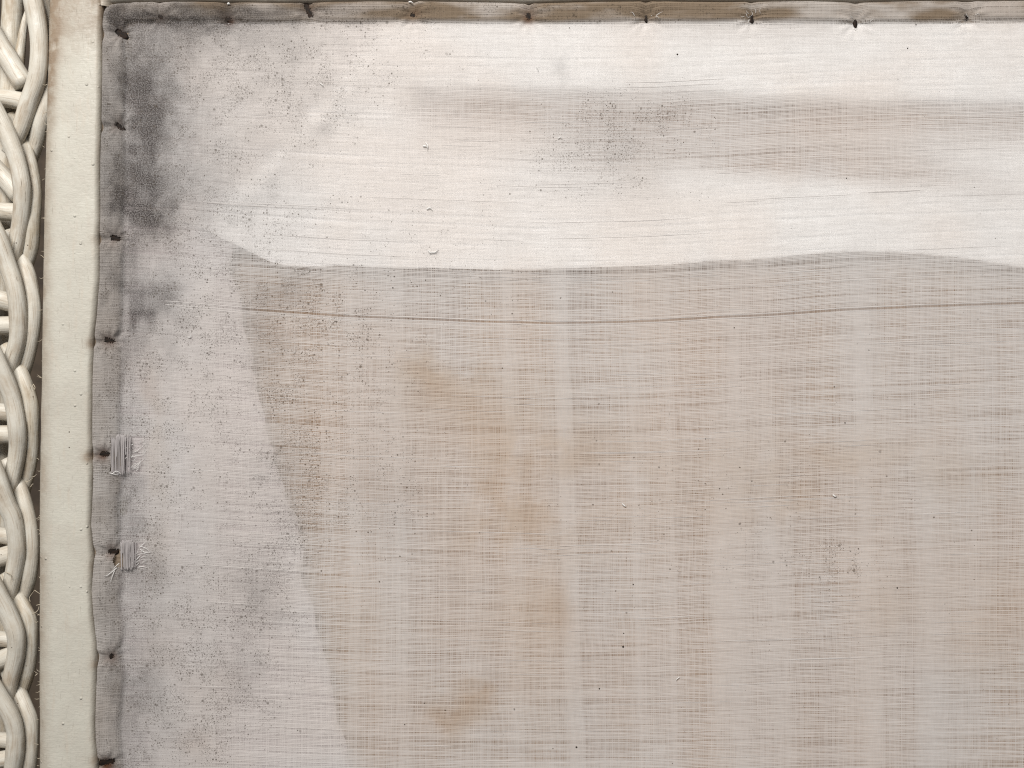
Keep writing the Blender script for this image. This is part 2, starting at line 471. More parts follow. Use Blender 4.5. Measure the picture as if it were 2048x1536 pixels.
# ================================================================== ground far below
me = bpy.data.meshes.new('ground')
me.from_pydata([(-2, -2, -0.30), (2, -2, -0.30), (2, 2, -0.30), (-2, 2, -0.30)], [], [(0, 1, 2, 3)])
g = link_mesh('ground', me, M['ground'], smooth=False); g['kind'] = 'structure'

# ================================================================== wicker seat: rails, ledges, cane braid
seat = empty('wicker_seat', (X(90), Y(768), -0.018),
             'cream painted wicker seat with a flat wooden rail beside a braided cane edge', 'wicker seat')

# --- left rail (profile swept along y)
rows = np.linspace(-160, 1760, 640)
prof_t = np.concatenate([np.linspace(0, 1, 46)])
def rail_profile(t, wpx):
    """t 0..1 across; returns (x offset px from left, z mm)"""
    a = t
    x = []; z = []
    RL, RR = 30.0, 10.0            # round-over widths (px) left / right
    DL, DR = 3.4, 2.4             # drop of the round-overs (mm)
    for k in a:
        if k < 0.08:              # outer wall
            f = k / 0.08
            x.append(0.0); z.append(-16 + f * (16 - DL))
        elif k < 0.35:
            f = (k - 0.08) / 0.27 * math.pi / 2
            x.append(RL * (1 - math.cos(f))); z.append(-DL * (1 - math.sin(f)))
        elif k < 0.72:
            f = (k - 0.35) / 0.37
            x.append(RL + (wpx - RL - RR) * f); z.append(0.25 * math.sin(f * math.pi))
        elif k < 0.93:
            f = (k - 0.72) / 0.21 * math.pi / 2
            x.append(wpx - RR + RR * math.sin(f)); z.append(-DR * (1 - math.cos(f)))
        else:
            f = (k - 0.93) / 0.07
            x.append(wpx); z.append(-DR - f * 4.0)
    return np.array(x), np.array(z)
PX = np.zeros((len(rows), len(prof_t))); PY = np.zeros_like(PX); PZ = np.zeros_like(PX)
for i, yy in enumerate(rows):
    xl = np.interp(yy, [-160, 0, 200, 500, 1000, 1536, 1760], [97, 95, 90, 83, 75.5, 75, 75])
    xr = float(el(max(yy, 24))) - 0.5
    ox, oz = rail_profile(prof_t, xr - xl)
    PX[i] = xl + ox; PY[i] = yy; PZ[i] = oz + 1.3
PX += (fbm(PY / 70, prof_t[None] * 4 + 3 + 0 * PY, 5) - 0.5) * 2.2
PZ += (fbm(PX / 40, PY / 60, 8) - 0.5) * 0.35
# splits in the rail
for (cx, cy, hl, dep) in [(186, 2, 22, 0.5), (116, 1240, 20, 0.25), (152, 1335, 12, 0.25), (112, 92, 9, 0.6), (147, 345, 12, 0.2), (152, 1180, 14, 0.2)]:
    PZ -= dep * np.exp(-((PX - cx) / 1.6) ** 2) * (np.abs(PY - cy) < hl)
dirt_shade = np.zeros_like(PX)
dirt_shade += 0.75 * sstep(150, -10, PY)  # shade over the top end of the rail, painted in as brown
dirt_shade += 0.55 * np.exp(-((PX - 104) / 16) ** 2) * sstep(330, 120, PY)
dirt_shade += 0.5 * sstep(40, 4, PX - PX[:, :1]) * (0.5 + fbm(PY / 60, PX / 30, 12))  # browner towards the outer edge
dirt_shade += 0.5 * np.exp(-(PX[:, -1:] - PX) / 5.0)
for (x_, y_, a_) in [(182, 688, .5), (176, 915, .9), (187, 1135, .5), (190, 1330, .5), (190, 478, .4), (190, 1520, .5)]:
    dirt_shade += a_ * gau(PX, PY, x_, y_, 9, 12)
dirt_shade += 0.25 * gau(PX, PY, 122, 95, 30, 60)
me = grid_mesh('side_rail', PX, PY, PZ, attrs={'dirt_shade': np.clip(dirt_shade, 0, 1)})
link_mesh('side_rail', me, M['paint'], seat)

# --- top rail, butted against the side rail; only its lower lip shows
colsx = np.linspace(0, 1, 420)
xs = 222 + colsx * (2500 - 222)
pt = np.linspace(0, 1, 30)
PX = np.zeros((len(xs), len(pt))); PY = np.zeros_like(PX); PZ = np.zeros_like(PX)
for i, xx in enumerate(xs):
    yb = float(et(xx)) - 0.8
    ox, oz = rail_profile(pt, 112.0)
    PX[i] = xx; PY[i] = yb - 112 + ox; PZ[i] = oz + 1.0
PZ += (fbm(PX / 40, PY / 60, 18) - 0.5) * 0.3
me = grid_mesh('top_rail', PX.T[:, ::1], PY.T, PZ.T, attrs={'dirt_shade': np.clip(0.45 + 0 * PX.T, 0, 1)})
o = link_mesh('top_rail', me, M['paint'], seat)
me.flip_normals()
# corner piece that fills the joint of the two rails
xs = np.linspace(200, 224, 12); ys = np.linspace(-110, 12, 40)
PX, PY = np.meshgrid(xs, ys)
PZ = 0.6 - 2.2 * sstep(-8, 12, PY) * sstep(206, 222, PX) - 1.0 * np.exp(-((PX - 221) / 2.0) ** 2) + (fbm(PX / 20, PY / 20, 3) - 0.5) * 0.3
me = grid_mesh('corner_block', PX, PY, PZ, attrs={'dirt_shade': 0.6 + 0 * PX})
link_mesh('corner_block', me, M['paint'], seat)

# --- inner ledges the cloth is tacked to
def ledge(name, x0, x1, y0, y1, ztop, zbot):
    vs = [(X(x), Y(y), z * MM) for z in (zbot, ztop) for (x, y) in ((x0, y0), (x1, y0), (x1, y1), (x0, y1))]
    fs = [(3, 2, 1, 0), (4, 5, 6, 7), (0, 1, 5, 4), (1, 2, 6, 5), (2, 3, 7, 6), (3, 0, 4, 7)]
    fs = [tuple(reversed(f)) for f in fs]
    me = bpy.data.meshes.new(name); me.from_pydata(vs, [], fs); me.update()
    return link_mesh(name, me, M['wood'], seat, smooth=False)
ledge('ledge', 170, 292, -20, 1770, -1.5, -14)
ledge('ledge', 293, 2480, -20, 43, -1.5, -14)

# --- cane braid: (front strand points, under strand points)
zf = [1.6, 0.9, 0.0, -0.6, -1.8, -3.4, -5.4]
zb = [-9.0, -7.0, -5.0, -4.8, -5.6, -7.4, -10.2]
FRONT = [
    [(48, -60), (66, 0), (79, 78), (74, 150), (58, 208), (39, 260), (20, 306)],
    [(-22, 196), (8, 258), (30, 312), (45, 368), (45, 405), (39, 455), (24, 518)],
    [(-22, 436), (-2, 482), (16, 530), (31, 582), (38, 634), (33, 690), (14, 748)],
    [(-20, 688), (-2, 726), (14, 765), (26, 803), (36, 855), (32, 908), (18, 985)],
    [(-22, 918), (-4, 968), (12, 1006), (27, 1040), (33, 1086), (29, 1130), (12, 1206)],
    [(-20, 1156), (0, 1192), (18, 1225), (30, 1263), (32, 1303), (24, 1355), (8, 1414)],
    [(-22, 1356), (0, 1394), (19, 1428), (31, 1466), (30, 1506), (24, 1548), (6, 1612)],
    [(-22, 1556), (0, 1594), (19, 1628), (31, 1666), (30, 1706), (24, 1748), (6, 1800)],
]
BACK = [
    [(78, -20), (94, 60), (95, 130), (90, 196), (80, 246), (70, 282), (52, 340)],
    [(24, 234), (44, 280), (59, 335), (65, 390), (64, 445), (57, 500), (40, 560)],
    [(14, 462), (40, 512), (56, 556), (63, 608), (63, 660), (55, 714), (38, 776)],
    [(12, 690), (36, 738), (49, 770), (58, 806), (62, 855), (59, 912), (40, 1006)],
    [(12, 920), (34, 966), (47, 1006), (58, 1052), (60, 1104), (53, 1160), (34, 1218)],
    [(8, 1146), (32, 1192), (46, 1216), (56, 1250), (59, 1303), (53, 1354), (34, 1412)],
    [(12, 1330), (34, 1376), (48, 1414), (58, 1454), (59, 1503), (53, 1554), (34, 1612)],
    [(12, 1530), (34, 1576), (48, 1614), (58, 1654), (59, 1703), (53, 1754), (34, 1800)],
]
rng0 = random.Random(12)
for k, pts in enumerate(FRONT):
    P = [(x + rng0.uniform(-2, 2), y + rng0.uniform(-4, 4), z + rng0.uniform(-.25, .25)) for (x, y), z in zip(pts, zf)]
    r = [17.5, 18.0, 17.8, 17.2, 17.5, 17.0, 15.5] if k else [18, 18.5, 18.5, 18.5, 18, 17.5, 16]
    r = [q * rng0.uniform(.94, 1.05) for q in r]
    me = tubes_mesh('strand', [tube_data(true_pos(P), r, 10, 22, seed=k + 1, flat=0.85, wob=0.035)])
    link_mesh('strand', me, M['cane'], seat)
for k, pts in enumerate(BACK):
    P = [(x + rng0.uniform(-2, 2), y + rng0.uniform(-5, 5), z) for (x, y), z in zip(pts, zb)]
    me = tubes_mesh('strand', [tube_data(true_pos(P), [15, 16, 17, 17.5, 17.5, 17, 15], 10, 22, seed=k + 31, flat=0.85, wob=0.035)])
    link_mesh('strand', me, M['cane_low'] if k % 2 else M['cane'], seat)
SPOKES = [
    ([(-120, -20), (-40, 34), (0, 92), (50, 172)], 21, -5.0), ([(-160, 186), (-60, 190), (0, 195), (60, 205)], 18.5, -5.4),
    ([(-150, 250), (-60, 292), (-5, 342), (40, 392)], 19, -6.5), ([(-160, 414), (-60, 420), (0, 423), (48, 426)], 18.5, -5.6),
    ([(-160, 556), (-60, 582), (0, 599), (40, 610)], 19, -6.0), ([(-160, 655), (-60, 653), (0, 651), (40, 650)], 18.5, -5.8),
    ([(-160, 812), (-60, 819), (0, 823), (40, 826)], 17.5, -6.0), ([(-160, 872), (-60, 871), (0, 869), (40, 868)], 18.5, -5.8),
    ([(-160, 1046), (-60, 1060), (0, 1070), (40, 1076)], 16.5, -6.0), ([(-160, 1150), (-60, 1131), (0, 1115), (40, 1102)], 19, -5.8),
    ([(-160, 1262), (-60, 1272), (0, 1277), (40, 1281)], 15.5, -6.0), ([(-160, 1368), (-60, 1342), (0, 1320), (40, 1302)], 18.5, -5.8),
    ([(-160, 1466), (-60, 1474), (0, 1479), (40, 1482)], 15.5, -6.0), ([(-160, 1545), (-60, 1530), (0, 1519), (40, 1512)], 16.5, -5.8),
]
for k, (pts, r, z) in enumerate(SPOKES):
    P = [(x, y, z + (0.6 if i == 1 else 0)) for i, (x, y) in enumerate(pts)]
    me = tubes_mesh('spoke', [tube_data(true_pos(P), r, 8, 20, seed=k + 61, flat=0.92, wob=0.03)])
    link_mesh('spoke', me, M['cane'], seat)
UPR = [([(30, -80), (24, 40), (20, 130), (14, 260), (10, 420)], 21, -13), ([(58, 10), (50, 40), (43, 85), (37, 128), (30, 200)], [3, 6, 9, 12, 14], -9.5),
       ([(14, 400), (6, 560), (12, 700), (6, 860), (12, 1000)], 14, -15), ([(12, 980), (4, 1120), (10, 1260), (4, 1400), (10, 1620)], 14, -15),
       ([(-60, -80), (-66, 300), (-60, 700), (-66, 1100), (-60, 1640)], 18, -1.0), ([(-108, -80), (-102, 300), (-110, 700), (-102, 1100), (-110, 1640)], 18, -9.5)]
for k, (pts, r, z) in enumerate(UPR):
    P = [(x, y, z) for (x, y) in pts]
    me = tubes_mesh('upright_cane', [tube_data(true_pos(P), r, 10, 20, seed=k + 91, wob=0.03)])
    link_mesh('upright_cane', me, M['cane_low'], seat)
# splinters that bristle in the gap between braid and rail
rng = random.Random(4)
tb = []
def hair(x, y, z, ln, ang, r=0.55, curl=0.5, seed=0):
    dx, dy = math.cos(ang), math.sin(ang)
    cx, cy = -dy * curl * ln * rng.uniform(-.6, .6), dx * curl * ln * rng.uniform(-.6, .6)
    return tube_data([(x, y, z), (x + dx * ln * .5 + cx, y + dy * ln * .5 + cy, z + .3), (x + dx * ln, y + dy * ln, z + rng.uniform(-.2, .7))], r, 4, 5, seed=seed, taper=(0, .6))
for k in range(55):
    y = rng.uniform(-10, 1540)
    xl = np.interp(y, [0, 200, 500, 1000, 1536], [95, 90, 83, 75.5, 75])
    tb.append(hair(xl + rng.uniform(-2, 5), y, rng.uniform(-2.6, -0.4), rng.uniform(4, 11), math.pi + rng.uniform(-.9, .9), rng.uniform(.35, .7)))
for (x, y, ln, a) in [(66, 1182, 22, .6), (58, 1205, 26, -1.2), (62, 1230, 20, -.9), (70, 1212, 14, -.2), (64, 768, 16, 1.6), (68, 780, 12, -1.8), (60, 955, 14, -.5), (48, 962, 16, -.35), (58, 975, 10, -.7), (8, 1145, 20, .9), (22, 478, -26, -1.2)]:
    tb.append(hair(x, y, -1.0, ln, a, .8, .7))
o = link_mesh('splinters', tubes_mesh('splinters', tb), M['splinter'], seat); o['kind'] = 'stuff'

# ================================================================== lining behind the gauze
lin = empty('inner_lining', (X(1250), Y(800), -0.012), 'beige inner lining with white folded cotton flaps, seen through the gauze', 'lining')
xs = np.arange(260, 2481, 12.0); ys = np.arange(20, 1771, 12.0)
PX, PY = np.meshgrid(xs, ys)
PZ = -8.0 + 1.2 * (fbm(PX / 160, PY / 420, 41) - 0.5) + 0.8 * (fbm(PX / 60, PY / 500, 44) - 0.5)
st = 0.0 * PX
st += 0.9 * sstep(.36, .66, fbm(PX / 60, PY / 700, 177, 3)) * (0.4 + 0.6 * fbm(PX / 200, PY / 200, 179)) + 0.45 * sstep(.5, .75, fbm(PX / 130, PY / 90, 171, 4)) + 0.5 * gau(PX, PY, 1650, 920, 300, 70) + 0.35 * gau(PX, PY, 1000, 600, 500, 60) + 0.3 * gau(PX, PY, 1600, 640, 260, 90)
me = grid_mesh('lining_panel', PX, PY, PZ, attrs={'stain_shade': np.clip(st, 0, 1)})
link_mesh('lining_panel', me, M['lining'], lin)
def cloth_base(px, py):
    return 0.8 * (fbm(px / 300, py / 240, 62) - 0.5) - 0.25 - 0.9 * sstep(60, 260, np.minimum(px - 190, py))
# --- upper white flap with a deep soft crease
LOW = [(240, 405), (280, 420), (330, 430), (400, 452), (450, 478), (490, 497), (520, 514), (545, 524), (600, 530), (700, 531), (850, 535), (1000, 538), (1150, 537), (1300, 530), (1430, 521), (1530, 515), (1620, 507), (1720, 501), (1800, 503), (1880, 509), (1960, 519), (2048, 531), (2200, 548), (2480, 560)]
xs = np.concatenate([np.arange(212, 2480, 6.0)]); tt = np.linspace(0, 1, 130)
lowx = lerp_pts(xs, LOW) + (fbm(xs / 50, xs * 0 + 2, 77) - 0.5) * 7
PX = np.repeat(xs[None], len(tt), 0); PY = 45 + tt[:, None] * (lowx - 45)[None]
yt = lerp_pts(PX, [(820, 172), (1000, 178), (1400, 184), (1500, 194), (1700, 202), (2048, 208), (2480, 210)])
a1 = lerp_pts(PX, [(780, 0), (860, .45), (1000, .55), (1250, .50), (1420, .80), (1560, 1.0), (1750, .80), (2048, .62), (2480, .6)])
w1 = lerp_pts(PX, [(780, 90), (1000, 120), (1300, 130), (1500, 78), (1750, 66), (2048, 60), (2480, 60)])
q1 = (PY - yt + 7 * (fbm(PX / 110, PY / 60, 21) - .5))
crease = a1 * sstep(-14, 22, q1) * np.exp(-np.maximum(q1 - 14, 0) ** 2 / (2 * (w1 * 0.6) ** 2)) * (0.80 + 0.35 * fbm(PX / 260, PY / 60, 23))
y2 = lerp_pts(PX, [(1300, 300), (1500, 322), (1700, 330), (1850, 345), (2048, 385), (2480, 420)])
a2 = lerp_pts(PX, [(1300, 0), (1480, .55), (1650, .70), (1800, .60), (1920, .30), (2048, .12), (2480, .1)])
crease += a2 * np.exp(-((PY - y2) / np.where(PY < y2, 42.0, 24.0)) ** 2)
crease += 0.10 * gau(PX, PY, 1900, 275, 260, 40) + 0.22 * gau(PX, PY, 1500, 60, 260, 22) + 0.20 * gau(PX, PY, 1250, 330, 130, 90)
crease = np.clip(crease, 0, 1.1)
PZ = cloth_base(PX, PY) - 0.75 - 0.35 * sstep(280, 250, PX) - 6.0 * crease - 0.4 * (fbm(PX / 220, PY / 90, 25))
PZ += 0.35 * sstep(0.9, 1.0, tt)[:, None]        # rolled lower edge
PZ -= 0.0 * PY
PZ = np.maximum(PZ, -8.6) if False else PZ
fl_stain_shade = 1.6 * crease + 0.05 * sstep(1300, 500, PX) + 0.10 * gau(PX, PY, 330, 200, 60, 300) + 0.08 * gau(PX, PY, 1250, 270, 160, 90)  # crease shadow painted as brown, plus faint stains
sd = ((PX - 720) * 290 + (PY - 130) * 270) / math.hypot(290, 270)      # + right of the mitre line
grey = 0.30 * sstep(10, -30, sd) + 0.75 * sstep(470, 330, PX + 25 * (fbm(PX / 60, PY / 60, 201) - .5)) + 0.18 * sstep(1250, 700, PX)
grey += 0.25 * sstep(380, 470, PY) * sstep(480, 400, PX)
grey = grey * (1 - 0.55 * np.exp(-(sd / 18) ** 2) * sstep(420, 460, PX)) * (0.8 + 0.4 * fbm(PX / 90, PY / 90, 203))
me = grid_mesh('upper_flap', PX, PY, PZ, attrs={'stain_shade': np.clip(fl_stain_shade, 0, 1), 'grey': np.clip(grey, 0, 1)})
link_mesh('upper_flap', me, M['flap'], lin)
# --- side flap, its free edge running down to the right
FR = [(400, 452), (520, 456), (560, 465), (600, 474), (650, 481), (700, 494), (772, 507), (800, 514), (854, 527), (890, 539), (942, 559), (1023, 579), (1050, 586), (1110, 597), (1167, 608), (1227, 627), (1303, 646), (1345, 660), (1382, 667), (1420, 671), (1500, 690), (1770, 760)]
ys = np.arange(380, 1771, 6.0); tt = np.linspace(0, 1, 60)
frx = lerp_pts(ys, FR) + (fbm(ys / 55, ys * 0 + 5, 78, 5) - 0.5) * 26
PY = np.repeat(ys[:, None], len(tt), 1); x0f = (212 + 40 * (sstep(1078, 1092, ys) * sstep(1146, 1134, ys)) + 26 * (sstep(878, 892, ys) * sstep(948, 936, ys)))[:, None]; PX = x0f + tt[None] * (frx[:, None] - x0f)
PZ = cloth_base(PX, PY) - 0.75 - 0.35 * sstep(280, 250, PX) - 0.35 * sstep(300, 400, PX) - 0.15 * sstep(0.85, 1, tt)[None] - 0.5 * fbm(PX / 50, PY / 300, 52) * sstep(280, 330, PX)
st = 0.28 * gau(PX, PY, 310, 1000, 26, 400) + 0.15 * gau(PX, PY, 400, 1450, 50, 80)
me = grid_mesh('side_flap', PX, PY, PZ, attrs={'stain_shade': np.clip(st, 0, 1)})
link_mesh('side_flap', me, M['flap2'], lin)

# ================================================================== the gauze cover
cover = empty('gauze_cover', (X(1200), Y(780), -0.001), 'thin off-white gauze cover spotted with black mould, tacked inside the cream frame', 'fabric')
xs = np.concatenate([np.arange(0, 130, 2.2), np.arange(130, 2290, 4.5)]) + 190.0
ys = np.concatenate([np.arange(0, 62, 2.2), np.arange(62, 1760, 3.2)])
GX, GY = np.meshgrid(xs, ys)
# follow the recess edges
DX = (el(GY) - 190.0) * np.exp(-(GX - 190) / 70.0)
DY = et(GX) * np.exp(-GY / 50.0)
PX = GX + DX; PY = GY + DY
# rounded corner
cx, cy, rc = 206 + 34, 6 + 30, 34
inq = (PX < cx) & (PY < cy)
dd = np.hypot(PX - cx, (PY - cy) * rc / 30)
sc = np.where(inq & (dd > rc), rc / np.maximum(dd, 1e-6), 1.0)
PX = cx + (PX - cx) * sc; PY = cy + (PY - cy) * sc
dl = GX - 190.0; dt = GY                         # distance in from the two edges
hemw = 20 * (fbm(GX / 200, GY / 48, 61, 3) - .5)
for (tx, ty, *_q) in TACKS[:8]: hemw = hemw + 5 * np.exp(-((GY - ty) / 16) ** 2)
hemL = sstep(57, 47, dl + hemw)
hemT = sstep(45, 34, dt + 7 * (fbm(GX / 70, GY / 200, 68, 3) - .5))
PZ = cloth_base(PX, PY)
PZ += 1.0 * np.maximum(hemL, 0.9 * hemT) * (0.75 + 0.5 * fbm(PX / 50, PY / 50, 67)) + 0.5 * hemL * (fbm(PX / 22, PY / 45, 63) - .5) + 0.4 * hemT * (fbm(PX / 60, PY / 22, 64) - .5)
PZ += 0.14 * np.sin(PX / 9.0 + 3 * fbm(PX / 80, PY / 80, 66)) * hemL
PZ += 0.35 * (fbm(PX / 26, PY / 130, 65) - .5) * sstep(420, 60, dl)
PZ -= 0.9 * np.exp(-dl / 5.0) + 0.9 * np.exp(-dt / 4.0)      # turned-under edge
PZ -= 0.5 * np.exp(-((dl + hemw - 60) / 7.0) ** 2)
# diagonal drag lines out of the corner
t_ = (PX + PY) / math.sqrt(2)
for (ax, ay, bx, by, wd, am) in [(420, 60, 520, 150, 6, .25), (640, 150, 470, 400, 30, .5), (650, 120, 740, 240, 30, .3), (1050, 560, 1150, 1500, 18, .3)]:
    L = math.hypot(bx - ax, by - ay); ux, uy = (bx - ax) / L, (by - ay) / L
    s_ = (PX - ax) * ux + (PY - ay) * uy; q = -(PX - ax) * uy + (PY - ay) * ux
    PZ += am * np.exp(-(q / wd) ** 2) * sstep(-60, 20, s_) * sstep(L + 60, L - 20, s_)
slit = np.full_like(PX, 50.0); loose = 0 * PX; rust = 0 * PX
for k, (tx, ty, an, hl, hw) in enumerate(TACKS):
    c_, s_ = math.cos(math.radians(an)), math.sin(math.radians(an))
    a = (PX - tx) * c_ + (PY - ty) * s_; b = -(PX - tx) * s_ + (PY - ty) * c_
    q = np.sqrt((np.maximum(np.abs(a) - (hl - hw), 0)) ** 2 + b * b) - hw
    slit = np.minimum(slit, q + (0.0 if k < 8 else 1.8))
    PZ -= 1.5 * np.exp(-((a / (hl + 6)) ** 2 + (b / (hw + 6)) ** 2))
    left = k < 8
    rr = np.hypot(PX - tx, PY - ty); th = np.arctan2(PY - ty, PX - tx)
    PZ += 0.30 * np.sin(th * 9 + k) * np.exp(-((rr - 22) / 14) ** 2)
    if left:                                       # pull towards the rail
        PZ -= 1.1 * np.exp(-((PY - ty - 4) / 9.0) ** 2) * sstep(tx + 5, tx - 20, PX)
        PX += 2.2 * np.exp(-((PY - ty) / 10.0) ** 2) * np.exp(-dl / 12.0)
    else:
        PZ -= 0.8 * np.exp(-((PX - tx) / 9.0) ** 2) * sstep(ty + 4, ty - 18, PY)
    rust += 0.75 * np.exp(-((rr / 15.0) ** 2)) * (0.6 if not left else 0.8)
    if k in (13, 14, 15, 16):
        loose += 0.75 * np.exp(-(((PX - tx) / 26) ** 2 + ((PY - ty) / 15) ** 2))
        rust -= 0.5 * np.exp(-((rr / 15.0) ** 2))
rust += 0.8 * gau(PX, PY, 455, 43, 14, 7) + 0.5 * gau(PX, PY, 215, 1534, 26, 12) + 0.35 * gau(PX, PY, 195, 912, 22, 9) + 0.3 * gau(PX, PY, 1057, 40, 14, 8)
# tears where the weft has worn away
TEARS = [(223, 262, 876, 944, 282), (241, 272, 1087, 1134, 284)]
for (x0, x1, y0, y1, x2) in TEARS:
    qx = np.maximum(x0 - PX, PX - x1); qy = np.maximum(y0 - PY, PY - y1)
    slit = np.minimum(slit, np.maximum(qx, qy) + 9 * (fbm(PX / 9, PY / 9, 231) - .5))
    loose += 0.8 * sstep(6, 0, np.maximum(np.maximum(x1 - PX, PX - x2), qy))
tri = np.maximum(np.maximum(226 - PX, PX - 242), np.maximum(1092 - PY, PY - 1136)) + 0.25 * np.abs(PY - 1120)
slit = np.minimum(slit, tri)
for (x_, y_) in [(262, 1046), (203, 1244), (386, 678)]:
    loose += 0.4 * gau(PX, PY, x_, y_, 9, 6)
loose += 0.22 * hemL * sstep(640, 820, PY)
# weave coordinates: the weft bows down in the middle of the panel
bow = lerp_pts(PX, [(190, -6), (330, 0), (480, 12), (700, 27), (900, 35), (1100, 42), (1300, 37), (1500, 26), (1700, 14), (2048, 0), (2480, -20)])
bow += 0.0
amp = lerp_pts(PY, [(0, 0.05), (60, 0.25), (200, 0.75), (630, 1.0), (1100, 0.85), (1536, 0.55), (1800, 0.5)])
wv = PY - bow * amp + 3.0 * (fbm(PX / 120, PY / 200, 71) - .5) * sstep(20, 200, dt)
wu = PX + 10.0 * (fbm(PX / 260, PY / 300, 72) - .5)
wv += 5 * hemL * np.sin(PY / 24.0 + 2 * fbm(PX / 60, PY / 60, 73)) * 0.5
for k, (tx, ty, an, hl, hw) in enumerate(TACKS):   # threads swept aside round each tack
    rr2 = ((PX - tx) / 22) ** 2 + ((PY - ty) / 22) ** 2
    wu += 0.45 * (PX - tx) * np.exp(-rr2); wv += 0.45 * (PY - ty) * np.exp(-rr2)
dens = 0 * PX
lean = (PY - 540) * 0.038
for (x0, x1, a_, ln) in [(1103, 1133, .80, 1.0), (1255, 1338, .42, .6), (1560, 1580, .25, .4), (1640, 1700, .25, .2), (1705, 1738, .42, .9), (1815, 1850, .32, .7), (1905, 1990, .22, .3), (780, 802, .4, .5), (686, 700, .35, .4), (878, 884, .4, .4), (1000, 1030, .35, .8), (300, 430, .65, 0.0), (2080, 2140, .5, .5)]:
    cxs = lean * ln
    m = sstep(x0 - 5, x0 + 4, PX - cxs) * sstep(x1 + 5, x1 - 4, PX - cxs)
    dens += a_ * m * (sstep(500, 560, PY) * 0.75 + 0.25) * (0.6 + 0.8 * fbm(PX / 40, PY / 160, 81))
rs = np.random.RandomState(9)
for q in range(26):
    x0 = rs.uniform(640, 2300); w_ = rs.uniform(8, 55); a_ = rs.uniform(.2, .55); ln = rs.uniform(.2, 1.0); ya = rs.uniform(480, 1100); yb2 = ya + rs.uniform(300, 1100)
    dens += a_ * np.exp(-((PX - x0 - lean * ln) / (w_ * .6)) ** 2) * sstep(ya - 150, ya + 60, PY) * sstep(yb2 + 150, yb2 - 60, PY)
dens += 0.25 * sstep(260, 90, PY) * (1 - hemT) * (fbm(PX / 200, PY / 100, 83))
dens += 0.30 * gau(PX, PY, 1900, 450, 400, 90)
dens -= 0.5 * loose
# --- stains
SX = PX + 60 * (fbm(PX / 70, PY / 70, 211, 5) - .5); SY = PY + 60 * (fbm(PX / 70, PY / 70, 221, 5) - .5)
ochre = 0.34 * gau(SX, SY, 1040, 1000, 190, 230) + 0.28 * gau(SX, SY, 960, 1380, 200, 130) + 0.22 * gau(SX, SY, 860, 760, 150, 90) + 0.25 * gau(SX, SY, 1600, 960, 330, 110) + 0.10 * gau(SX, SY, 1950, 1250, 160, 200)
ochre += 0.55 * gau(SX, SY, 835, 740, 60, 45, .4) + 0.35 * gau(SX, SY, 930, 800, 110, 80, .5) + 0.50 * gau(SX, SY, 1060, 960, 90, 110) + 0.35 * gau(SX, SY, 980, 1050, 70, 40, -.4)
ochre += 0.4 * gau(SX, SY, 1180, 900, 130, 60) + 0.4 * gau(SX, SY, 1080, 1230, 60, 60) + 0.5 * gau(SX, SY, 880, 1440, 70, 40, -.3) + 0.4 * gau(SX, SY, 960, 1390, 60, 50, -.5)
ochre += 0.28 * gau(SX, SY, 1550, 1010, 160, 60) + 0.35 * gau(SX, SY, 1640, 910, 200, 40) + 0.3 * gau(SX, SY, 1780, 1220, 60, 70) + 0.12 * gau(SX, SY, 2000, 1260, 110, 130) + 0.18 * gau(SX, SY, 700, 1250, 90, 120)
ochre += 0.3 * gau(SX, SY, 310, 950, 24, 180) + 0.3 * gau(SX, SY, 440, 1390, 50, 40) + 0.25 * gau(SX, SY, 1950, 940, 120, 50)
stain_shade = 0.42 * gau(SX, SY, 1065, 1010, 26, 60, -.2) + 0.45 * gau(SX, SY, 1105, 1220, 30, 50, -.15) + 0.5 * gau(SX, SY, 955, 1400, 55, 26, -.45) + 0.55 * gau(SX, SY, 885, 1440, 40, 24, -.25) + 0.3 * gau(SX, SY, 860, 1480, 26, 30)
stain_shade += 0.35 * gau(SX, SY, 850, 770, 24, 24) + 0.3 * gau(SX, SY, 1755, 955, 40, 20) + 0.2 * gau(SX, SY, 1055, 940, 50, 30)
stain_shade += 0.35 * gau(SX, SY, 395, 1500, 40, 30) + 0.25 * gau(SX, SY, 445, 1365, 30, 16) + 0.3 * gau(SX, SY, 300, 800, 16, 60)
hemtone = hemT * sstep(200, 300, PX) * (0.40 + 0.65 * sstep(.3, .7, fbm(PX / 110, PY / 30, 195))) + 0.30 * hemL * (0.5 + fbm(PX / 40, PY / 60, 197))
stain_shade += 0 * PX + 0.15 * sstep(70, 36, dt) * sstep(300, 500, PX)
stain_shade += 0.10 * gau(PX, PY, 1650, 700, 300, 120)
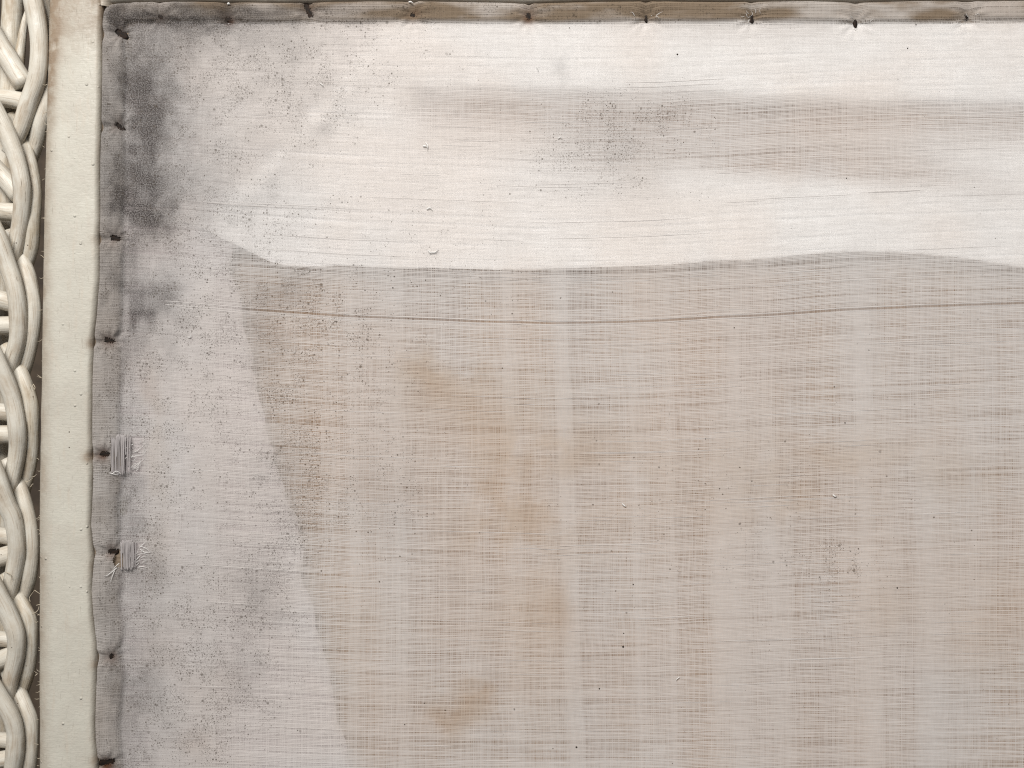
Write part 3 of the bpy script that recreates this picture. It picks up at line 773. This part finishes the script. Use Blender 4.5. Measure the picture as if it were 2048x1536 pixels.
# --- mould, and the tone of the diagonal fold
sm = 0 * PX
WX = PX + 90 * (fbm(PX / 34, PY / 46, 151, 6) - .5); WY = PY + 70 * (fbm(PX / 60, PY / 60, 161, 4) - .5)
for (x_, y_, rx, ry, a_) in [(262, 190, 16, 40, .25), (300, 425, 30, 22, .22), (294, 646, 30, 18, .35), (318, 592, 40, 18, .22), (262, 1010, 22, 50, .2), (300, 1150, 36, 50, .2), (290, 1390, 34, 40, .2),
                             (300, 36, 70, 18, .34), (400, 36, 110, 18, .34), (520, 28, 110, 16, .40), (340, 80, 80, 34, .16), (470, 62, 130, 26, .14), (700, 20, 90, 14, .22), (235, 30, 20, 16, .4),
                             (540, 160, 80, 50, .14), (640, 270, 24, 12, .22), (450, 330, 100, 120, .12), (570, 80, 120, 30, .16), (1240, 280, 110, 70, .12), (1000, 205, 70, 26, .08), (1135, 145, 8, 26, .14),
                             (560, 580, 60, 30, .20), (530, 680, 50, 70, .16), (580, 960, 50, 90, .16), (520, 1200, 40, 60, .28), (490, 1350, 40, 50, .15), (770, 990, 60, 90, .14), (440, 1150, 120, 300, .12), (860, 190, 40, 14, .1)]:
    sm += a_ * gau(WX, WY, x_, y_, rx * 1.15, ry * 1.15)
colm = lerp_pts(WY, [(0, .18), (60, .22), (110, .45), (180, .80), (280, .74), (340, .70), (420, .74), (465, .48), (520, .36), (580, .46), (650, .50), (710, .34), (850, .30), (1000, .44), (1100, .36), (1250, .44), (1400, .50), (1536, .48), (1800, .4)])
cxm = lerp_pts(WY, [(0, 250), (200, 282), (430, 276), (520, 250), (640, 280), (720, 240), (1000, 236), (1200, 240), (1536, 245)])
rgt = lerp_pts(WY, [(0, 90), (150, 62), (430, 66), (520, 60), (640, 56), (760, 44), (1000, 46), (1150, 66), (1300, 70), (1536, 60)])
sm += 0.82 * colm * np.where(WX < cxm, (0.32 + 0.68 * np.exp(-((WX - cxm) / 34) ** 2)), np.exp(-(np.maximum(WX - cxm, 0) / (rgt * 1.1)) ** 1.5))
sm += 0.20 * np.exp(-np.maximum(WX - 250, 0) / 130.0) * sstep(1536, 200, PY) + 0.06 * sstep(750, 300, PX) * sstep(800, 1500, PY) + 0.10 * np.exp(-np.maximum(WX - 250, 0) / 260.0)
sdc = ((PX - 700) * 240 + (PY - 160) * 225) / math.hypot(240, 225); win = sstep(120, 170, PY) * sstep(430, 380, PY)  # diagonal fold drawn into the tone: pale line, greyer flanks
sm += 0.07 * np.exp(-(sdc / 80) ** 2) * win
sm *= 1 - 0.55 * np.exp(-((sdc + 10 * (fbm(PX / 60, PY / 60, 241) - .5)) / 17) ** 2) * win + 0.05 * sstep(1200, 500, PX) * sstep(560, 500, PY) + 0.05 * sstep(800, 300, PX) * sstep(700, 1400, PY)
mo = 0 * PX + 0.0015
for (x_, y_, rx, ry, a_) in [(285, 300, 70, 200, .60), (270, 1100, 60, 450, .22), (350, 430, 60, 80, .5), (370, 560, 60, 80, .45), (350, 660, 90, 90, .30), (420, 250, 130, 160, .22), (560, 150, 140, 60, .30), (640, 260, 60, 50, .28),
                             (480, 60, 160, 40, .40), (650, 120, 140, 60, .20), (560, 575, 70, 40, .55), (640, 610, 80, 50, .35), (530, 660, 60, 70, .45), (610, 680, 90, 60, .25), (560, 770, 60, 60, .30),
                             (590, 880, 60, 60, .35), (610, 980, 60, 60, .40), (590, 1060, 70, 60, .30), (530, 1140, 60, 60, .40), (520, 1220, 60, 60, .50), (480, 1290, 90, 50, .35), (480, 1390, 60, 40, .45),
                             (400, 1300, 120, 120, .30), (400, 1470, 80, 60, .30), (300, 1300, 60, 160, .35), (300, 1480, 60, 70, .35), (330, 850, 90, 120, .12), (420, 900, 150, 250, .10), (720, 760, 100, 120, .10),
                             (1265, 265, 110, 60, .38), (1200, 335, 110, 45, .22), (1690, 1130, 70, 35, .22), (770, 1000, 90, 100, .12), (260, 120, 50, 90, .35), (400, 35, 220, 22, .55), (800, 25, 260, 18, .35), (1150, 20, 300, 16, .25),
                             (230, 800, 40, 500, .15), (500, 450, 120, 60, .14), (1480, 1000, 300, 150, .02), (840, 500, 200, 100, .05)]:
    mo += 1.6 * a_ * gau(WX, WY, x_, y_, rx, ry)
irr = fbm(PX / 70, PY / 70, 131, 5); irr2 = fbm(PX / 22, PY / 22, 137, 4); blot = fbm(PX / 240, PY / 240, 139, 3)
band = fbm(wu / 45.0, wv / 1100.0, 141, 3) - 0.5
def over(c, m, col_): return c + np.clip(m, 0, 1)[..., None] * (np.array(col_) - c)
tint = over(np.ones(PX.shape + (3,)) * np.array([0.83, 0.795, 0.765]), sstep(.35, .65, blot), (0.83, 0.815, 0.80))
tint = over(tint, stain_shade * 0.38 * (0.35 + 0.8 * sstep(.32, .62, irr)), (0.55, 0.37, 0.235))
tint = over(tint, ochre * 0.42 * (0.3 + 0.85 * sstep(.30, .60, irr)), (0.63, 0.485, 0.325))
tint = over(tint, hemtone, (0.36, 0.285, 0.21))
tint = over(tint, rust * (0.35 + 0.8 * sstep(.28, .65, irr2)), (0.19, 0.085, 0.04))
sm = sm * (1 - 0.25 * sstep(690, 800, PY)) * (0.86 + 0.24 * sstep(.25, .70, fbm(PX / 14, PY / 20, 143, 5)))
mo = mo * (0.15 + 1.9 * sstep(.42, .68, fbm(PX / 26, PY / 26, 191, 4)))
me = grid_mesh('cover_cloth', PX, PY, PZ, uv=(wu / 1000.0, wv / 1000.0),
               attrs={'slit': slit, 'loose': np.clip(loose, 0, 1.2), 'dens': np.clip(dens, -1, 1), 'mold': np.clip(mo, 0, .8), 'smudge': np.clip(sm, 0, .92),
                      'band': band, 'tint': tint})
cloth = link_mesh('cover_cloth', me, M['gauze'], cover)
ZC, PXC, PYC = PZ, PX, PY
def cloth_z(px, py):
    j = int(np.argmin(np.abs(ys - py))); i = int(np.argmin(np.abs(xs - px)))
    return float(ZC[j, i])

# --- turned-under hem: a second layer below the first along both edges
def sub(a, m0, m1): return a[m0, m1]
for nm, r0, r1, c0, c1 in (('folded_hem', slice(0, len(ys)), None, slice(0, 24), None), ('folded_hem', slice(0, 17), None, slice(24, len(xs)), None)):
    a = lambda q: q[r0, c0]
    me = grid_mesh(nm, a(PX), a(PY), a(PZ) - 0.45, uv=(a(wu) / 1000 + 0.31, a(wv) / 1000 + 0.17),
                   attrs={'slit': a(slit) - 0.5, 'loose': a(loose), 'dens': 0 * a(dens), 'mold': 0.3 * a(mo), 'smudge': 0.6 * np.clip(a(sm), 0, 1), 'band': a(band), 'tint': a(tint)})
    link_mesh(nm, me, M['gauze'], cloth)

# --- tacks
import bmesh
for k, (tx, ty, an, hl, hw) in enumerate(TACKS):
    bm = bmesh.new()
    n_ = 18
    rings = []
    for (f, z) in [(1.0, -0.55), (1.02, -0.30), (0.93, -0.08), (0.70, 0.04), (0.35, 0.08)]:
        ring = []
        for q in range(n_):
            t = 2 * math.pi * q / n_
            a = (abs(math.cos(t)) ** 0.8) * math.copysign(1, math.cos(t)) * (hl + (3.5 if k < 8 else 1.0)) * f * rng.uniform(.80, 1.05)
            b = math.sin(t) * (hw + (3.0 if k < 8 else 0.3)) * f * rng.uniform(.75, 1.10)
            ring.append(bm.verts.new((a * S, -b * S, z * MM)))
        rings.append(ring)
    for r0, r1 in zip(rings, rings[1:]):
        for q in range(n_):
            bm.faces.new((r0[q], r0[(q + 1) % n_], r1[(q + 1) % n_], r1[q]))
    bm.faces.new(rings[-1]); bm.faces.new(rings[0][::-1])
    sh = [[bm.verts.new((math.cos(2 * math.pi * q / 8) * r_ * S, math.sin(2 * math.pi * q / 8) * r_ * S, z * MM)) for q in range(8)] for (r_, z) in ((3, -0.5), (2.4, -6), (0.4, -9))]
    for r0, r1 in zip(sh, sh[1:]):
        for q in range(8): bm.faces.new((r0[(q + 1) % 8], r0[q], r1[q], r1[(q + 1) % 8]))
    me = bpy.data.meshes.new('tack'); bm.to_mesh(me); bm.free()
    o = link_mesh('tack', me, M['tack'], cover)
    o.location = Vector((X(tx), Y(ty), -0.95 * MM)) - Vector(cover.location)
    o.rotation_euler = (0, 0, -math.radians(an))

# --- exposed warp threads over the tears, with frayed ends
for (x0, x1, y0, y1, x2) in TEARS:
    tb = []
    x = x0 + 1.2
    k = 0
    while x < x1 + 1:
        zz = cloth_z(x0 - 8, y0 - 8) - 0.25
        ya, yb_ = y0 - 4 + rng.uniform(-4, 3), y1 + 4 + rng.uniform(-3, 4)
        if rng.random() < 0.22: yb_ = rng.uniform(y0 + 16, y1 - 6)
        dxx = rng.uniform(-.8, .8)
        tb.append(tube_data([(x, ya, zz), (x + dxx * .5 + rng.uniform(-.9, .9), (ya + yb_) / 2, zz + rng.uniform(.0, .3)), (x + dxx, yb_, zz)], rng.uniform(.8, 1.05), 8, 6, seed=k))
        x += rng.uniform(1.3, 1.7) if x < x0 + 0.75 * (x1 - x0) else rng.uniform(1.8, 3.0); k += 1
    link_mesh('bare_warp', tubes_mesh('bare_warp', tb), M['thread'], cloth)
    tb = []
    for q in range(17):
        xx, yy = rng.uniform(x1 - 4, x2), rng.uniform(y0 + 4, y1 + 2)
        tb.append(hair(xx, yy, cloth_z(xx, yy) + rng.uniform(.15, .5), rng.uniform(10, 28), rng.choice([-.8, -.5, -.6, 2.4, .3]) + rng.uniform(-.3, .3), rng.uniform(.4, .8), .35))
    link_mesh('frayed_ends', tubes_mesh('frayed_ends', tb), M['white_thread'], cloth)['kind'] = 'stuff'
tb = []
for (x, y, ln, a) in [(240, 1126, 30, 2.3), (236, 1135, 30, 2.6), (232, 1140, 24, 1.9), (246, 1128, 42, -.75), (250, 1130, 40, -.6), (222, 945, 24, .05), (226, 948, 20, -.1)]:
    tb.append(hair(x, y, cloth_z(x, y) + .4, ln, a, .8, .5))
link_mesh('frayed_ends', tubes_mesh('frayed_ends', tb), M['white_thread'], cloth)['kind'] = 'stuff'
# frays at the upper tacks
for (tx, ty, n_) in [(1293, 35, 5), (1505, 36, 11), (1713, 45, 7), (1935, 38, 3)]:
    tb = []
    for q in range(n_):
        a = rng.uniform(0, 6.28); d = rng.uniform(4, 22)
        x, y = tx + math.cos(a) * d * 1.3, ty + math.sin(a) * d * .55
        tb.append(hair(x, y, cloth_z(x, y) + .2, rng.uniform(7, 15), a + rng.uniform(-1.2, 1.2), rng.uniform(.3, .5), .6))
    if tb: link_mesh('frayed_ends', tubes_mesh('frayed_ends', tb), M['white_thread'], cloth)['kind'] = 'stuff'
# --- two thick threads beside the pulled row, some raised weft slubs
def follow(v0, x0, x1, dz, jit=0.0, st_=40):
    pts = []
    for x in np.arange(x0, x1 + 1, st_):
        b = float(np.interp(x, [190, 330, 480, 700, 900, 1100, 1300, 1500, 1700, 2048, 2480], [-6, 0, 12, 27, 35, 42, 37, 26, 14, 0, -20]))
        i = int(np.argmin(np.abs(xs - x)))
        j = int(np.argmin(np.abs(wv[:, i] - v0)))
        fr = (v0 - wv[j, i]); y = PYC[j, i] + fr
        pts.append((x, y + rng.uniform(-jit, jit), ZC[j, i] + dz))
    return pts
for (v0, x0, x1, r) in [(601.6, 330, 2460, .55), (608.6, 330, 2460, .5), (612.5, 360, 760, .45)]:
    me = tubes_mesh('pulled_thread', [tube_data(follow(v0, x0, x1, .0, .5), r, 5, 6, wob=.2)])
    link_mesh('pulled_thread', me, M['pale_thread'], cloth)
tb = []
for q in range(150):
    v0 = rng.uniform(120, 1560); x0 = rng.uniform(300, 1900); ln = rng.choice([80, 120, 200, 320])
    tb.append(tube_data(follow(v0, x0, x0 + ln, .03, .3), rng.uniform(.35, .6), 4, 5, wob=.2, taper=(.2, .2)))
o = link_mesh('weft_slubs', tubes_mesh('weft_slubs', tb), M['pale_thread'], cloth); o['kind'] = 'stuff'
# --- lint and crumbs lying on the cloth
for (x, y, ln, a, r) in [(851, 284, 14, 1.4, 1.3), (846, 291, 8, .2, 2.0), (853, 418, 12, .2, 1.7), (862, 504, 16, -.5, 1.6), (857, 500, 8, .6, 1.6), (1245, 1008, 9, .5, 1.5), (1667, 990, 9, .4, 1.6), (456, 9, 5, .2, 2.0), (818, 5, 9, .3, 1.6), (1073, 133, 10, 1.2, 1.0), (374, 674, 10, -.6, 1.1), (1117, 276, 8, .2, 1.2), (1360, 1356, 9, 2.4, 1.0), (640, 166, 10, .8, 1.0)]:
    me = tubes_mesh('lint', [hair(x, y, cloth_z(x, y) + .25, ln, a, r, .8)])
    link_mesh('lint', me, M['white_thread'], cloth)
bm = bmesh.new()
SP = [(1247, 1295, 3.2), (1248, 1268, 2), (1199, 1379, 2.4), (1153, 1496, 3), (1267, 1170, 2.4), (1232, 1183, 1.8), (848, 1408, 2), (890, 1422, 2), (809, 1451, 2), (1637, 145, 2.6), (1355, 108, 3), (1313, 122, 2), (1797, 1177, 2.4), (1836, 1242, 2.6), (1692, 846, 2.2), (1461, 284, 2), (1695, 355, 2), (452, 1322, 2.6), (1816, 96, 2.2), (558, 1268, 2), (785, 575, 2.2), (1605, 640, 2.4), (1412, 878, 1.8), (1990, 600, 1.8), (1470, 655, 2), (1130, 355, 2), (1740, 700, 1.6), (1386, 1390, 2)]
for (x, y, r) in SP[::2] + SP[1:8:2]:
    res = bmesh.ops.create_icosphere(bm, subdivisions=1, radius=r * 0.68 * S)
    for v_ in res['verts']:
        v_.co = Vector((v_.co.x * rng.uniform(.8, 1.2), v_.co.y * rng.uniform(.8, 1.2), v_.co.z * .4)) + Vector((X(x), Y(y), (cloth_z(x, y) + .1) * MM))
me = bpy.data.meshes.new('crumbs'); bm.to_mesh(me); bm.free()
o = link_mesh('crumbs', me, M['debris'], cloth); o['kind'] = 'stuff'
